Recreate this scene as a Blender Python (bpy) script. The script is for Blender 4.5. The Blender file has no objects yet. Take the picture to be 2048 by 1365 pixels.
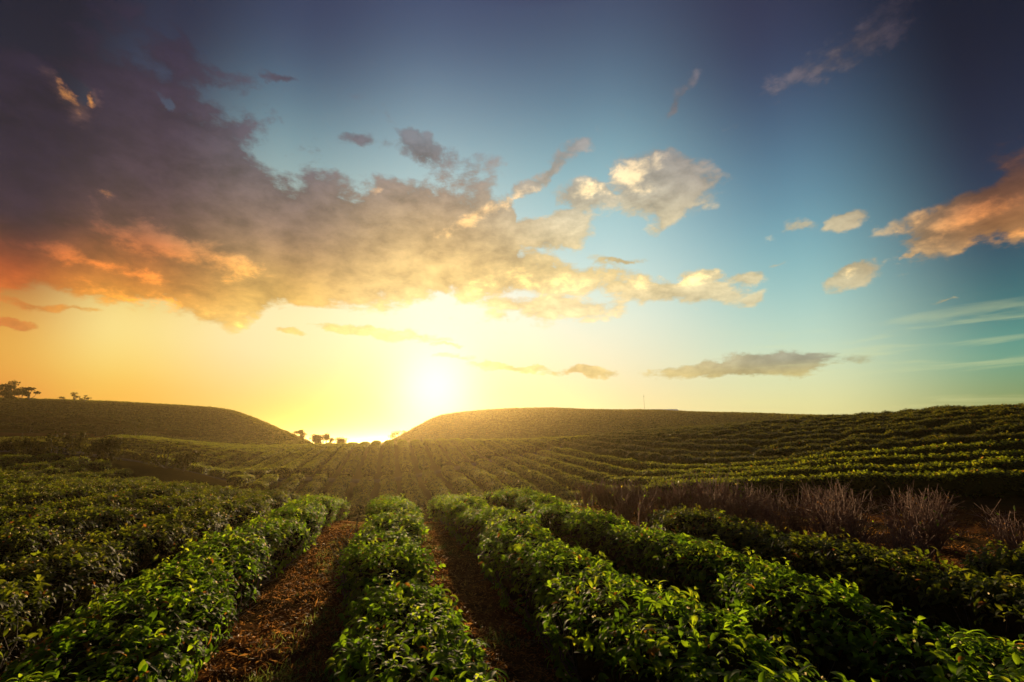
import bpy, math, numpy as np
from mathutils import Vector
R_=math.radians
scene=bpy.context.scene; C=scene.collection
# ---------------------------------------------------------------- camera
TILT=R_(11.9); FPX=967.0; EYE=2.0
ct,st=math.cos(TILT),math.sin(TILT)
cam=bpy.data.cameras.new('camera'); co=bpy.data.objects.new('camera',cam); C.objects.link(co)
cam.lens=FPX/2048*36; cam.sensor_width=36; cam.clip_end=20000; cam.clip_start=.05
co.location=(0,0,EYE); co.rotation_euler=(R_(90)+TILT,0,0); scene.camera=co
scene.view_settings.view_transform='Standard'; scene.view_settings.look='None'
scene.view_settings.exposure=.45; scene.view_settings.gamma=1
scene.cycles.max_bounces=6; scene.cycles.diffuse_bounces=3; scene.cycles.glossy_bounces=2
scene.cycles.transmission_bounces=4; scene.cycles.volume_bounces=0; scene.cycles.transparent_max_bounces=8
def ray(px,py):
    xc=(px-1024)/FPX; yc=(682.5-py)/FPX
    return xc, ct-yc*st, st+yc*ct
def ae(px,py):
    x,y,z=ray(px,py); return math.atan2(x,y), math.atan2(z,math.hypot(x,y))
def lin(c):
    return tuple(((v/255)/12.92 if v<=10 else ((v/255+.055)/1.055)**2.4) for v in c)+(1,)
SUN_A,SUN_E=ae(870,780)
# ---------------------------------------------------------------- world
world=bpy.data.worlds.new('World'); scene.world=world; world.use_nodes=True
NT=world.node_tree; NT.nodes.clear()
def N(tree,kind,**k):
    n=tree.nodes.new(kind)
    for a,b in k.items(): setattr(n,a,b)
    return n
def L(tree,a,b): tree.links.new(a,b)
def setin(tree,sock,v):
    if isinstance(v,bpy.types.NodeSocket): tree.links.new(v,sock)
    elif v is not None: sock.default_value=v
def M(op,a,b=None,c=None,clamp=False,tree=None):
    tree=tree or NT
    n=N(tree,'ShaderNodeMath',operation=op,use_clamp=clamp)
    setin(tree,n.inputs[0],a); setin(tree,n.inputs[1],b); setin(tree,n.inputs[2],c); return n.outputs[0]
def MR(v,a,b,c=0,d=1,kind='SMOOTHSTEP',tree=None):
    tree=tree or NT
    n=N(tree,'ShaderNodeMapRange',interpolation_type=kind)
    for i,x in enumerate((v,a,b,c,d)): setin(tree,n.inputs[i],x)
    return n.outputs[0]
def MIX(f,a,b,mode='MIX',tree=None):
    tree=tree or NT
    n=N(tree,'ShaderNodeMix',data_type='RGBA',blend_type=mode)
    setin(tree,n.inputs[0],f); setin(tree,n.inputs[6],a); setin(tree,n.inputs[7],b); return n.outputs[2]
def NOISE(vec,scale,detail=4,rough=.55,dist=0,tree=None,dim='3D'):
    tree=tree or NT
    n=N(tree,'ShaderNodeTexNoise',noise_dimensions=dim); setin(tree,n.inputs['Vector'],vec)
    n.inputs['Scale'].default_value=scale; n.inputs['Detail'].default_value=detail
    n.inputs['Roughness'].default_value=rough; n.inputs['Distortion'].default_value=dist
    return n.outputs
def build_sky():
    tc=N(NT,'ShaderNodeTexCoord'); sp=N(NT,'ShaderNodeSeparateXYZ'); L(NT,tc.outputs['Generated'],sp.inputs[0])
    x,y,z=sp.outputs
    a=M('ARCTAN2',x,y); e=M('ARCSINE',z)
    t=M('ADD',M('MULTIPLY',e,1/.95),.1/.95,clamp=True)
    def grid(cols):
        out=None; pa=None
        for px,stops in cols:
            r=N(NT,'ShaderNodeValToRGB'); L(NT,t,r.inputs[0]); el=r.color_ramp.elements
            ss=sorted((( ae(px,py)[1]+.1)/.95,c) for py,c in stops)
            while len(el)<len(ss): el.new(.5)
            for i,(p,c) in enumerate(ss): el[i].position=min(max(p,0),1)
            for i,(p,c) in enumerate(ss): el[i].color=lin(c)
            r.color_ramp.interpolation='B_SPLINE'
            ca=ae(px,600)[0]
            out=r.outputs[0] if out is None else MIX(MR(a,pa,ca),out,r.outputs[0])
            pa=ca
        return out
    clear=grid([(0,[(0,(20,20,38)),(200,(30,32,50)),(400,(56,44,56)),(540,(150,85,45)),(620,(215,150,60)),(690,(226,168,66)),(750,(224,152,52)),(800,(216,122,36))]),
     (250,[(0,(34,38,62)),(200,(60,72,96)),(400,(110,110,112)),(590,(238,205,118)),(660,(243,222,142)),(740,(238,200,92)),(805,(228,162,50))]),
     (550,[(0,(50,58,88)),(150,(70,92,118)),(300,(122,160,170)),(450,(180,196,182)),(600,(246,230,174)),(700,(232,218,172)),(780,(216,190,116)),(850,(205,160,66))]),
     (870,[(0,(60,70,102)),(150,(88,110,136)),(300,(138,172,184)),(450,(194,220,216)),(600,(242,238,222)),(680,(225,222,204)),(740,(190,186,166)),(800,(178,168,132)),(875,(180,150,80))]),
     (1200,[(0,(58,64,94)),(200,(92,122,146)),(350,(136,180,190)),(500,(178,214,216)),(620,(222,236,220)),(720,(228,226,196)),(810,(222,210,158))]),
     (1600,[(0,(46,48,74)),(200,(58,76,108)),(400,(98,144,166)),(550,(136,188,192)),(680,(190,218,198)),(760,(214,222,176)),(830,(222,218,152))]),
     (2048,[(0,(13,16,36)),(250,(28,34,60)),(450,(42,62,90)),(600,(50,108,116)),(700,(92,160,144)),(780,(120,150,100)),(825,(135,145,85))])])
    cloudc=grid([(0,[(0,(28,24,42)),(200,(42,31,49)),(420,(36,28,46)),(470,(82,44,38)),(520,(140,62,26)),(570,(190,86,22)),(605,(206,120,40)),(660,(196,112,46))]),
     (250,[(0,(38,34,54)),(150,(54,43,62)),(350,(68,53,64)),(450,(90,62,58)),(495,(146,80,42)),(560,(196,112,32)),(610,(236,160,46)),(650,(232,180,80))]),
     (550,[(100,(70,65,85)),(300,(92,86,96)),(360,(100,90,95)),(450,(132,106,94)),(520,(168,128,80)),(580,(204,158,74)),(630,(228,182,88)),(700,(236,206,130))]),
     (870,[(280,(108,116,126)),(350,(132,120,118)),(430,(172,146,114)),(520,(216,180,114)),(580,(240,206,130)),(640,(245,222,162)),(700,(236,205,138)),(760,(228,198,124))]),
     (1200,[(150,(108,116,130)),(300,(150,146,144)),(400,(196,186,160)),(460,(224,208,168)),(515,(196,176,124)),(560,(236,206,138)),(620,(246,228,180)),(740,(204,184,116))]),
     (1600,[(100,(82,76,90)),(300,(120,115,120)),(420,(196,180,146)),(600,(226,214,168)),(715,(96,112,120)),(750,(190,172,104))]),
     (2048,[(80,(40,34,50)),(320,(62,46,54)),(400,(140,88,54)),(480,(176,122,66)),(600,(150,166,140)),(700,(186,200,142))])])
    # cloud plane coordinates: clouds flatten towards the horizon
    den=M('ADD',M('MAXIMUM',z,0),.16)
    cx=M('DIVIDE',x,den); cy=M('DIVIDE',y,den)
    cv=N(NT,'ShaderNodeCombineXYZ'); L(NT,cx,cv.inputs[0]); L(NT,cy,cv.inputs[1]); cv=cv.outputs[0]
    av=N(NT,'ShaderNodeCombineXYZ'); L(NT,a,av.inputs[0]); L(NT,e,av.inputs[1]); av=av.outputs[0]
    warp=NOISE(cv,1.6,2,.5)['Color']
    w2=N(NT,'ShaderNodeVectorMath',operation='MULTIPLY_ADD'); L(NT,warp,w2.inputs[0]); w2.inputs[1].default_value=(.3,.3,0); L(NT,cv,w2.inputs[2])
    n1=NOISE(w2.outputs[0],3.4,9,.62)['Fac']
    am=N(NT,'ShaderNodeMapping'); L(NT,av,am.inputs[0]); am.inputs['Scale'].default_value=(1,1.7,1); am.inputs['Rotation'].default_value=(0,0,R_(-12))
    n2=NOISE(am.outputs[0],15,10,.62,.15)['Fac']
    n3=NOISE(am.outputs[0],6,8,.6,.1)['Fac']
    # small angular wobble so that drawn outlines never look smooth
    aw=N(NT,'ShaderNodeVectorMath',operation='MULTIPLY_ADD'); L(NT,NOISE(av,9,8,.6)['Color'],aw.inputs[0]); aw.inputs[1].default_value=(.10,.07,0); L(NT,av,aw.inputs[2])
    aw2=N(NT,'ShaderNodeVectorMath',operation='SUBTRACT'); L(NT,aw.outputs[0],aw2.inputs[0]); aw2.inputs[1].default_value=(.05,.035,0); wv=aw2.outputs[0]
    ws=N(NT,'ShaderNodeSeparateXYZ'); L(NT,wv,ws.inputs[0]); wa,we=ws.outputs[0],ws.outputs[1]
    def curve(pts):
        n=N(NT,'ShaderNodeFloatCurve'); c=n.mapping.curves[0]; n.mapping.use_clip=False
        P=sorted(((ae(px,py)[0]+1)/2,ae(px,py)[1]) for px,py in pts)
        while len(c.points)<len(P): c.points.new(.5,.5)
        for p,q in zip(c.points,P): p.location=q
        n.mapping.update(); L(NT,M('MULTIPLY',M('ADD',wa,1),.5),n.inputs['Value']); return n.outputs[0]
    top=curve([(-60,60),(100,60),(220,20),(330,60),(420,190),(470,235),(520,290),(600,315),(720,350),(850,338),(960,352),(1010,380),(1045,470),(1120,500),(1230,520),(1330,562),(1440,598),(1500,640)])
    bot=curve([(-60,592),(100,575),(140,600),(300,622),(480,642),(560,625),(700,612),(850,608),(1000,596),(1200,600),(1440,606),(1500,600)])
    m=M('MINIMUM',M('DIVIDE',M('SUBTRACT',we,bot),.05),M('DIVIDE',M('SUBTRACT',top,we),MR(e,ae(400,330)[1],ae(400,120)[1],.09,.24)))
    m=M('MAXIMUM',M('MINIMUM',m,MR(e,ae(250,330)[1],ae(300,90)[1],.9,.35)),-2)
    def ell(px,py,rx,ry,rot=0):
        c=ae(px,py); s=abs(ae(px+20,py)[0]-ae(px-20,py)[0])/40; s2=abs(ae(px,py-20)[1]-ae(px,py+20)[1])/40
        n=N(NT,'ShaderNodeMapping',vector_type='TEXTURE'); L(NT,wv,n.inputs[0])
        n.inputs['Location'].default_value=(c[0],c[1],0); n.inputs['Rotation'].default_value=(0,0,R_(rot)); n.inputs['Scale'].default_value=(rx*s,ry*s2,1)
        l=N(NT,'ShaderNodeVectorMath',operation='LENGTH'); L(NT,n.outputs[0],l.inputs[0]); return l.outputs['Value']
    def field(lst,base=None):
        out=base
        for q in lst:
            px,py,rx,ry=q[:4]; rot=q[4] if len(q)>4 else 0; s=q[5] if len(q)>5 else 1
            v=MR(ell(px,py,rx,ry,rot),0,2.2,s,-1.2,kind='LINEAR')
            out=v if out is None else M('MAXIMUM',out,v)
        return out
    # clouds: x, y, half sizes, tilt, strength
    small=[(1315,375,92,60,-12,.95),(1175,388,66,30,-8,.8),(1110,465,90,42,12,.85),(1095,345,100,16,28,.5),(1330,430,80,26,25,.3),(1945,425,150,52,20,1.),(2040,400,100,90,20,.8),
      (1675,448,60,20,14,.45),(1580,465,45,14,0,.2),(1706,545,55,24,10,1.0),(1400,554,44,18,0,.9),(1500,552,55,16,0,.7),(1562,535,32,9,0,.4),(1500,590,36,12,10,.4),(1400,600,80,14,0,.5),
      (1830,500,34,10,15,.5),(1450,744,170,13,2,.9),(1540,730,80,22,-3,1.2),(1165,745,66,12,-3,1.1),(1015,734,90,9,-3,.7),(895,716,42,7,0,.6),(900,690,46,6,0,.5),(1650,125,260,55,14,.15),(1345,205,80,16,35,.15),
      (840,300,75,34,0,.5),(730,290,65,22,0,.25),(570,155,50,12,0,.25),(770,665,150,13,-4,.5),(575,662,30,8,0,.4),(25,656,62,9,0,.8),(130,625,140,10,-3,.3),(1235,522,60,9,-4,.5),(1890,597,36,5,0,.4),(1120,608,140,28,0,.7),(1330,590,130,22,-3,.8),(1000,640,180,30,0,-.05)]
    mf=M('ADD',field(small),.22)
    holes=field([(150,175,80,36,-20,.9),(330,205,60,14,-20,.6),(200,375,40,16,-20,.1),(330,60,60,50,0,.3),(60,60,90,50,0,.6),(1080,430,60,30,0,.5)])
    mm=M('SUBTRACT',M('MAXIMUM',m,mf),M('MULTIPLY',M('MAXIMUM',holes,0),1.6))
    mm=M('MAXIMUM',mm,field([(122,188,55,20,-45,1.),(182,200,26,12,-40,.7)]))
    nn=M('ADD',M('MULTIPLY',M('SUBTRACT',n1,.5),1.7),M('MULTIPLY',M('SUBTRACT',n3,.5),1.7))
    nd=M('MULTIPLY',M('SUBTRACT',n2,.5),1.9)
    dens=M('ADD',M('ADD',mm,nn),nd)
    alpha=MR(dens,-.12,.4)
    # brightness inside the clouds
    bright=field([(130,190,60,30,-40,1.6),(190,200,24,12,-30,1.2),(205,380,60,26,-20,.5),(330,488,125,34,-8,1.3),(430,510,95,34,-12,1.1),(200,530,190,16,-6,1.1),(60,560,60,12,0,.2),(280,600,220,20,-4,.5),(600,315,60,10,-10,.9),(740,372,22,10,0,.8),
      (960,430,110,18,22,.8),(1270,350,60,36,0,1.),(1180,385,50,20,0,1.),(1900,450,150,34,26,.9),(1840,450,60,16,20,.8),(2000,480,80,14,5,.7),(1700,540,40,14,0,.7),(1350,560,110,20,0,.4),(1050,560,160,30,0,.3)])
    bmask=MR(M('ADD',bright,M('MULTIPLY',M('SUBTRACT',n2,.5),4.5)),-.1,1.3)
    var=MR(M('ADD',n2,M('MULTIPLY',M('SUBTRACT',n3,.5),.7)),.32,.68,.66,1.30,kind='LINEAR')
    vv=N(NT,'ShaderNodeVectorMath',operation='SCALE'); L(NT,cloudc,vv.inputs[0]); L(NT,var,vv.inputs['Scale'])
    hi=MIX(1,vv.outputs[0],(2.6,2.15,1.45,1),'MULTIPLY')
    hi=MIX(1,hi,(.04,.02,.005,1),'ADD')
    cc=MIX(M('MULTIPLY',bmask,.8),vv.outputs[0],hi)
    col=MIX(M('MULTIPLY',alpha,.95),clear,cc)
    flame=MR(M('ADD',field([(125,186,42,15,-42),(178,200,20,9,-35),(205,380,40,16,-20,.4)]),M('MULTIPLY',M('SUBTRACT',n2,.5),4)),0,1.1)
    col=MIX(M('MULTIPLY',flame,.8),col,lin((232,152,76)))
    # thin high streaks low on the right
    stv=N(NT,'ShaderNodeMapping'); L(NT,av,stv.inputs[0]); stv.inputs['Scale'].default_value=(2.2,26,1); stv.inputs['Rotation'].default_value=(0,0,R_(-3))
    sn=NOISE(stv.outputs[0],1.6,6,.55,.6)['Fac']
    sm=M('MULTIPLY',MR(sn,.5,.72),M('MULTIPLY',MR(a,.25,.6),M('MULTIPLY',MR(e,.02,.06),MR(e,.23,.17))))
    col=MIX(M('MULTIPLY',sm,.4),col,lin((226,226,160)))
    # the sun burning through
    sd=(math.sin(SUN_A)*math.cos(SUN_E),math.cos(SUN_A)*math.cos(SUN_E),math.sin(SUN_E))
    dv=N(NT,'ShaderNodeVectorMath',operation='DOT_PRODUCT'); L(NT,tc.outputs['Generated'],dv.inputs[0]); dv.inputs[1].default_value=sd
    ang=M('ARCCOSINE',M('MINIMUM',dv.outputs['Value'],1))
    g1=M('EXPONENT',M('MULTIPLY',M('POWER',M('DIVIDE',ang,.078),2),-1))
    g2=M('EXPONENT',M('MULTIPLY',M('DIVIDE',ang,.16),-1))
    col=MIX(1,col,MIX(g1,(0,0,0,1),(.42,.44,.46,1)),'ADD')
    col=MIX(1,col,MIX(g2,(0,0,0,1),(.02,.014,.005,1)),'ADD')
    # the far side of the sky: blue dusk
    back=MR(M('ABSOLUTE',a),1.0,1.7)
    col=MIX(back,col,lin((34,36,52)))
    up=MR(e,.85,1.2); col=MIX(up,col,lin((40,44,66)))
    nis=N(NT,'ShaderNodeTexSky',sky_type='NISHITA',sun_disc=False,sun_elevation=SUN_E,sun_rotation=SUN_A)
    ns=MIX(1,nis.outputs[0],(.006,.006,.006,1),'MULTIPLY')
    col=MIX(1,col,ns,'ADD')
    bg=N(NT,'ShaderNodeBackground'); L(NT,col,bg.inputs[0]); bg.inputs[1].default_value=SKY_STRENGTH
    o=N(NT,'ShaderNodeOutputWorld'); L(NT,bg.outputs[0],o.inputs[0])
SKY_STRENGTH=.74
build_sky()
world.cycles.sampling_method='MANUAL'; world.cycles.sample_map_resolution=512
# ---------------------------------------------------------------- sun
sl=bpy.data.lights.new('sun','SUN'); sl.energy=5.0; sl.angle=R_(.5); sl.color=(1,.70,.36)
so=bpy.data.objects.new('sun',sl); C.objects.link(so)
so.rotation_euler=Vector((math.sin(SUN_A)*math.cos(SUN_E),math.cos(SUN_A)*math.cos(SUN_E),math.sin(SUN_E))).to_track_quat('Z','Y').to_euler()
# ---------------------------------------------------------------- terrain
def at(px,py,Y,ob=0):
    x,y,z=ray(px,py); return (x/y*Y, Y, EYE+z/y*Y-0.85*ob)
CP=[(0,0,0),(-6,0,0),(6,0,0),(0,5,0),(-6,6,0),(6,6,0),(0,-12,.2),(-20,-10,.3),(20,-10,.3),(-18,4,.1),(18,3,.2),(-12,12,-.1),(9,13,-.1),
 (0,10,-.1),(-8,27,-2.7),(2,26,-2.1),(-20,31,-1.6),(-2,20,-1.0),
 (-15,100,-3),(8,100,-1.5),(-45,150,-9),(-60,250,-16),(-100,450,-22),(0,450,-10),(150,450,-12),(45,85,3),(70,60,6),(60,20,5),(50,5,4),(-50,5,1.2),(-60,-40,2),(60,-40,3),(0,-60,0),(0,-300,0),(300,-100,0),(-300,-100,0),
 (-300,300,-10),(300,300,-10),(0,1000,-30),(-1000,300,-30),(1000,300,-30),(0,-1500,-20),(0,4000,-30),(-4000,500,-30),(4000,500,-30),(0,-4000,-30),(-2500,2500,-30),(2500,2500,-30),(-2500,-2500,-30),(2500,-2500,-30)]
PX=[(780,1000,18,1),(600,985,19,1),(350,964,23,1),(100,935,27,1),(0,925,27,1),(1130,967,19,1),(1600,962,17,1),(2048,985,12.5,1),
 (760,986,36,1),(600,976,37,1),(450,962,42,0),(760,945,47,1),(900,925,51,1),(1080,900,56,1),(600,958,44,0),(980,955,37,1),
 (500,894,72,1),(600,889,76,1),(700,885,79,1),(660,887,84,1),(760,886,86,1),(700,893,100,1),(640,893,98,1),(800,881,79,1),(900,878,76,1),(1000,877,72,1),(1100,873,68,1),(1250,865,60,1),(1400,854,54,1),(1550,841,47,1),(1700,834,40,1),(1850,827,34,1),(2048,815,30,1),(2200,815,30,1),
 (1200,920,42,1),(1350,950,28,1),(1500,905,32,1),(1800,900,22,1),(2048,900,19,1),(2300,900,17,1),
 (770,884,125,1),(815,862,140,1),(870,834,165,1),(930,825,190,1),(1010,818,205,1),(1100,816,210,1),(1300,820,200,1),(1500,826,170,1),(1650,831,140,1),(1750,834,120,1),(950,860,140,1),(1100,855,140,1),(1300,845,130,1),
 (0,796,130,1),(-200,790,130,1),(150,802,130,1),(300,811,130,1),(450,819,130,1),(520,841,125,1),(580,866,115,1),(625,884,108,1),
 (60,850,95,0),(200,850,95,0),(300,862,100,0),(420,880,100,0),(520,888,95,0),(0,872,75,0),(150,876,75,0),
 (250,875,62,1),(170,887,55,1),(350,893,57,1),(330,915,47,1),(420,910,56,1),(230,905,50,1),(430,935,50,1),
 (110,895,42,0),(160,917,36,0),(0,895,38,1),(250,935,34,0),(400,950,38,0)]
for p in PX: CP.append(at(*p))
CP=np.array(CP)
def warp(x,y):
    R=np.sqrt(x*x+y*y)+1e-6; s=np.log(1+R/12.)/R
    return np.stack([x*s,y*s],-1)
def kern(a,b):
    d2=((a[:,None,:]-b[None,:,:])**2).sum(-1)+1e-12
    return .5*d2*np.log(d2)
Q=warp(CP[:,0],CP[:,1]); NQ=len(Q)
K=kern(Q,Q)+np.eye(NQ)*2e-3
Pm=np.hstack([np.ones((NQ,1)),Q])
A=np.vstack([np.hstack([K,Pm]),np.hstack([Pm.T,np.zeros((3,3))])])
# interpolate z / scale, scale grows with distance
Rc=np.hypot(CP[:,0],CP[:,1]); TW=np.linalg.solve(A,np.concatenate([CP[:,2]/(10+Rc),np.zeros(3)]))
def H(x,y):
    x=np.asarray(x,float); y=np.asarray(y,float); sh=np.broadcast(x,y).shape
    x=np.broadcast_to(x,sh).ravel(); y=np.broadcast_to(y,sh).ravel(); o=np.empty(len(x))
    for i in range(0,len(x),20000):
        q=warp(x[i:i+20000],y[i:i+20000]); k=kern(q,Q)
        o[i:i+20000]=(k@TW[:NQ]+TW[NQ]+q@TW[NQ+1:])*(10+np.hypot(x[i:i+20000],y[i:i+20000]))
    return o.reshape(sh)

def vn(x,y,seed=0):                      # smooth value noise, 0..1
    x=np.asarray(x,float); y=np.asarray(y,float)
    xi=np.floor(x); yi=np.floor(y); fx=x-xi; fy=y-yi; fx=fx*fx*(3-2*fx); fy=fy*fy*(3-2*fy)
    def h(a,b):
        v=np.sin(a*127.1+b*311.7+seed*74.7)*43758.5453; return v-np.floor(v)
    return (h(xi,yi)*(1-fx)+h(xi+1,yi)*fx)*(1-fy)+(h(xi,yi+1)*(1-fx)+h(xi+1,yi+1)*fx)*fy
def fbm(x,y,seed=0,o=3):
    s=0;a=.5;t=0
    for i in range(o): s=s+a*vn(x*2**i,y*2**i,seed+i*7);t+=a;a*=.5
    return s/t
# ---------------------------------------------------------------- materials
def material(name): 
    m=bpy.data.materials.new(name); m.use_nodes=True; m.node_tree.nodes.clear(); return m,m.node_tree
def ramp(t,fac,stops):
    r=N(t,'ShaderNodeValToRGB'); L(t,fac,r.inputs[0]); el=r.color_ramp.elements
    while len(el)<len(stops): el.new(.5)
    for i,(p,c) in enumerate(stops): el[i].position=p; el[i].color=tuple(c)+(1,)
    return r.outputs[0]
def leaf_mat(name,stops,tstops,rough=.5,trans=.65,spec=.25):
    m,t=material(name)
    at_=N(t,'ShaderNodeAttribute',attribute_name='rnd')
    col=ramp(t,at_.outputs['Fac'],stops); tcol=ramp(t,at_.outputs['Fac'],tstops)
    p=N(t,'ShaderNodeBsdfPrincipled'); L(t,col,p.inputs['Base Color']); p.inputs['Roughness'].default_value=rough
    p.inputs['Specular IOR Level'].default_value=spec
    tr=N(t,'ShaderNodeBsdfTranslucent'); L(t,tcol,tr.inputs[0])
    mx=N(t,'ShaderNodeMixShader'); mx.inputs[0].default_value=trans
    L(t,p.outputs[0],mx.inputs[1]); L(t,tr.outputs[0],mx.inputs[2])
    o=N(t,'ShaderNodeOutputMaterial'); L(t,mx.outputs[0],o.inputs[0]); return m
def plain_mat(name,stops,scale=8,rough=.8,bump=0,detail=5,spec=.3):
    m,t=material(name); tc=N(t,'ShaderNodeTexCoord')
    n=NOISE(tc.outputs['Object'],scale,detail,.65,tree=t)['Fac']
    col=ramp(t,n,stops); p=N(t,'ShaderNodeBsdfPrincipled'); L(t,col,p.inputs['Base Color']); p.inputs['Roughness'].default_value=rough; p.inputs['Specular IOR Level'].default_value=spec
    if bump:
        b=N(t,'ShaderNodeBump'); b.inputs['Strength'].default_value=bump; b.inputs['Distance'].default_value=.05; L(t,n,b.inputs['Height']); L(t,b.outputs[0],p.inputs['Normal'])
    o=N(t,'ShaderNodeOutputMaterial'); L(t,p.outputs[0],o.inputs[0]); return m
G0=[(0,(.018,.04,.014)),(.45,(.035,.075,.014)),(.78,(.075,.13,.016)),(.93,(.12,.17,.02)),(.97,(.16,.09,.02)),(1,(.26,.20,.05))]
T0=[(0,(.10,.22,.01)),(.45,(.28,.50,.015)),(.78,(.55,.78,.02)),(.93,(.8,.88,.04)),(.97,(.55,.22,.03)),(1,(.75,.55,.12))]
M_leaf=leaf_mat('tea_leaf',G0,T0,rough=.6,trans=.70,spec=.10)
G1=[(0,(.025,.028,.008)),(.5,(.05,.055,.011)),(.85,(.09,.085,.014)),(.95,(.12,.07,.018)),(1,(.15,.06,.02))]
T1=[(0,(.11,.13,.010)),(.5,(.33,.33,.015)),(.85,(.58,.48,.02)),(.95,(.45,.22,.02)),(1,(.4,.12,.03))]
M_far=leaf_mat('distant_tea_leaf',G1,T1,rough=.5,trans=.4,spec=.35)
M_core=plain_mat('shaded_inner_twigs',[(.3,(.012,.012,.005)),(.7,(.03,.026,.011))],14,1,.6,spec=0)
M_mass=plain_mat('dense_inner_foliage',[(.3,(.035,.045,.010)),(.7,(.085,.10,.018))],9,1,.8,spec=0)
M_bark=plain_mat('grey_bark',[(.3,(.09,.075,.06)),(.7,(.20,.17,.14))],30,.75,.3)
M_dead=plain_mat('dry_twig_bark',[(.3,(.13,.07,.05)),(.7,(.33,.20,.155))],20,.8)
G2=[(0,(.03,.042,.010)),(.45,(.065,.08,.014)),(.8,(.11,.125,.018)),(.93,(.13,.10,.02)),(1,(.2,.10,.03))]
T2=[(0,(.16,.22,.01)),(.45,(.46,.54,.015)),(.8,(.8,.78,.03)),(.93,(.75,.45,.03)),(1,(.7,.3,.04))]
M_mid=leaf_mat('hillside_tea_leaf',G2,T2,rough=.5,trans=.58,spec=.3)
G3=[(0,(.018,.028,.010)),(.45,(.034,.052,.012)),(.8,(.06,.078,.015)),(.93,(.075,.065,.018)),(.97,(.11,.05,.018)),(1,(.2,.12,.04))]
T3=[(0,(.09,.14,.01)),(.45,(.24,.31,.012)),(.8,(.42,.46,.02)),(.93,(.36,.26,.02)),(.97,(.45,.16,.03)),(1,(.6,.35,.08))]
M_dimmed=leaf_mat('brown_dimmed_tea_leaf',G3,T3,rough=.62,trans=.6,spec=.14)  # browner leaf, its colour also darkened to paint the dimming towards both sides
M_bush=leaf_mat('dark_scrub_leaf',[(0,(.012,.015,.006)),(.6,(.028,.028,.010)),(1,(.06,.045,.015))],[(0,(.03,.035,.006)),(.6,(.08,.07,.01)),(1,(.16,.12,.02))],rough=.7,trans=.4,spec=.08)
M_bud_glint=leaf_mat('pale_bud_glint',[(0,(.5,.42,.2)),(1,(.8,.72,.45))],[(0,(.8,.6,.2)),(1,(.95,.85,.5))],trans=.5)  # pale buds; the same specks also paint sun glints on the leaves
M_litter=leaf_mat('dry_litter',[(0,(.09,.038,.014)),(.5,(.19,.08,.026)),(1,(.36,.19,.06))],[(0,(.3,.11,.02)),(1,(.75,.36,.08))],rough=.7,trans=.4,spec=.3)
M_grass=leaf_mat('path_grass',[(0,(.04,.06,.015)),(1,(.11,.12,.03))],[(0,(.12,.2,.02)),(1,(.4,.42,.08))],rough=.5,trans=.45,spec=.3)
def ground_mat():
    m,t=material('red_earth'); tc=N(t,'ShaderNodeTexCoord'); g=N(t,'ShaderNodeNewGeometry')
    P=g.outputs['Position']
    n=NOISE(P,3.5,8,.7,tree=t)['Fac']; nf=NOISE(P,26,5,.7,tree=t)['Fac']; nl=NOISE(P,.35,4,.6,tree=t)['Fac']; gy=N(t,'ShaderNodeSeparateXYZ'); L(t,P,gy.inputs[0]); fal=MR(gy.outputs[1],19,27,tree=t)
    c=ramp(t,n,[(.3,(.045,.02,.010)),(.5,(.12,.05,.018)),(.68,(.20,.09,.035))])
    c=MIX(M('MULTIPLY',MR(nl,.45,.65,tree=t),.6,tree=t),c,(.045,.05,.02,1),tree=t)
    c=MIX(M('MULTIPLY',fal,.8,tree=t),c,ramp(t,nf,[(.3,(.018,.016,.006)),(.55,(.045,.045,.013)),(.75,(.09,.06,.02))]),tree=t)
    c=MIX(.5,c,ramp(t,nf,[(.3,(.25,.2,.18)),(.7,(1.5,1.4,1.3))]),'MULTIPLY',tree=t)
    p=N(t,'ShaderNodeBsdfPrincipled'); L(t,c,p.inputs['Base Color']); p.inputs['Roughness'].default_value=1; p.inputs['Specular IOR Level'].default_value=0
    b=N(t,'ShaderNodeBump'); b.inputs['Strength'].default_value=.9; b.inputs['Distance'].default_value=.06
    L(t,M('ADD',n,M('MULTIPLY',nf,.5,tree=t),tree=t),b.inputs['Height']); L(t,b.outputs[0],p.inputs['Normal'])
    o=N(t,'ShaderNodeOutputMaterial'); L(t,p.outputs[0],o.inputs[0]); return m
M_ground=ground_mat()
M_track=plain_mat('grey_gravel',[(.3,(.05,.045,.055)),(.7,(.10,.09,.10))],2.5,1,.5,9,spec=0)
M_bank=plain_mat('bare_red_bank',[(.3,(.05,.025,.015)),(.6,(.15,.055,.025)),(.8,(.06,.05,.02))],.5,1,.6,9,spec=0)
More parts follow.
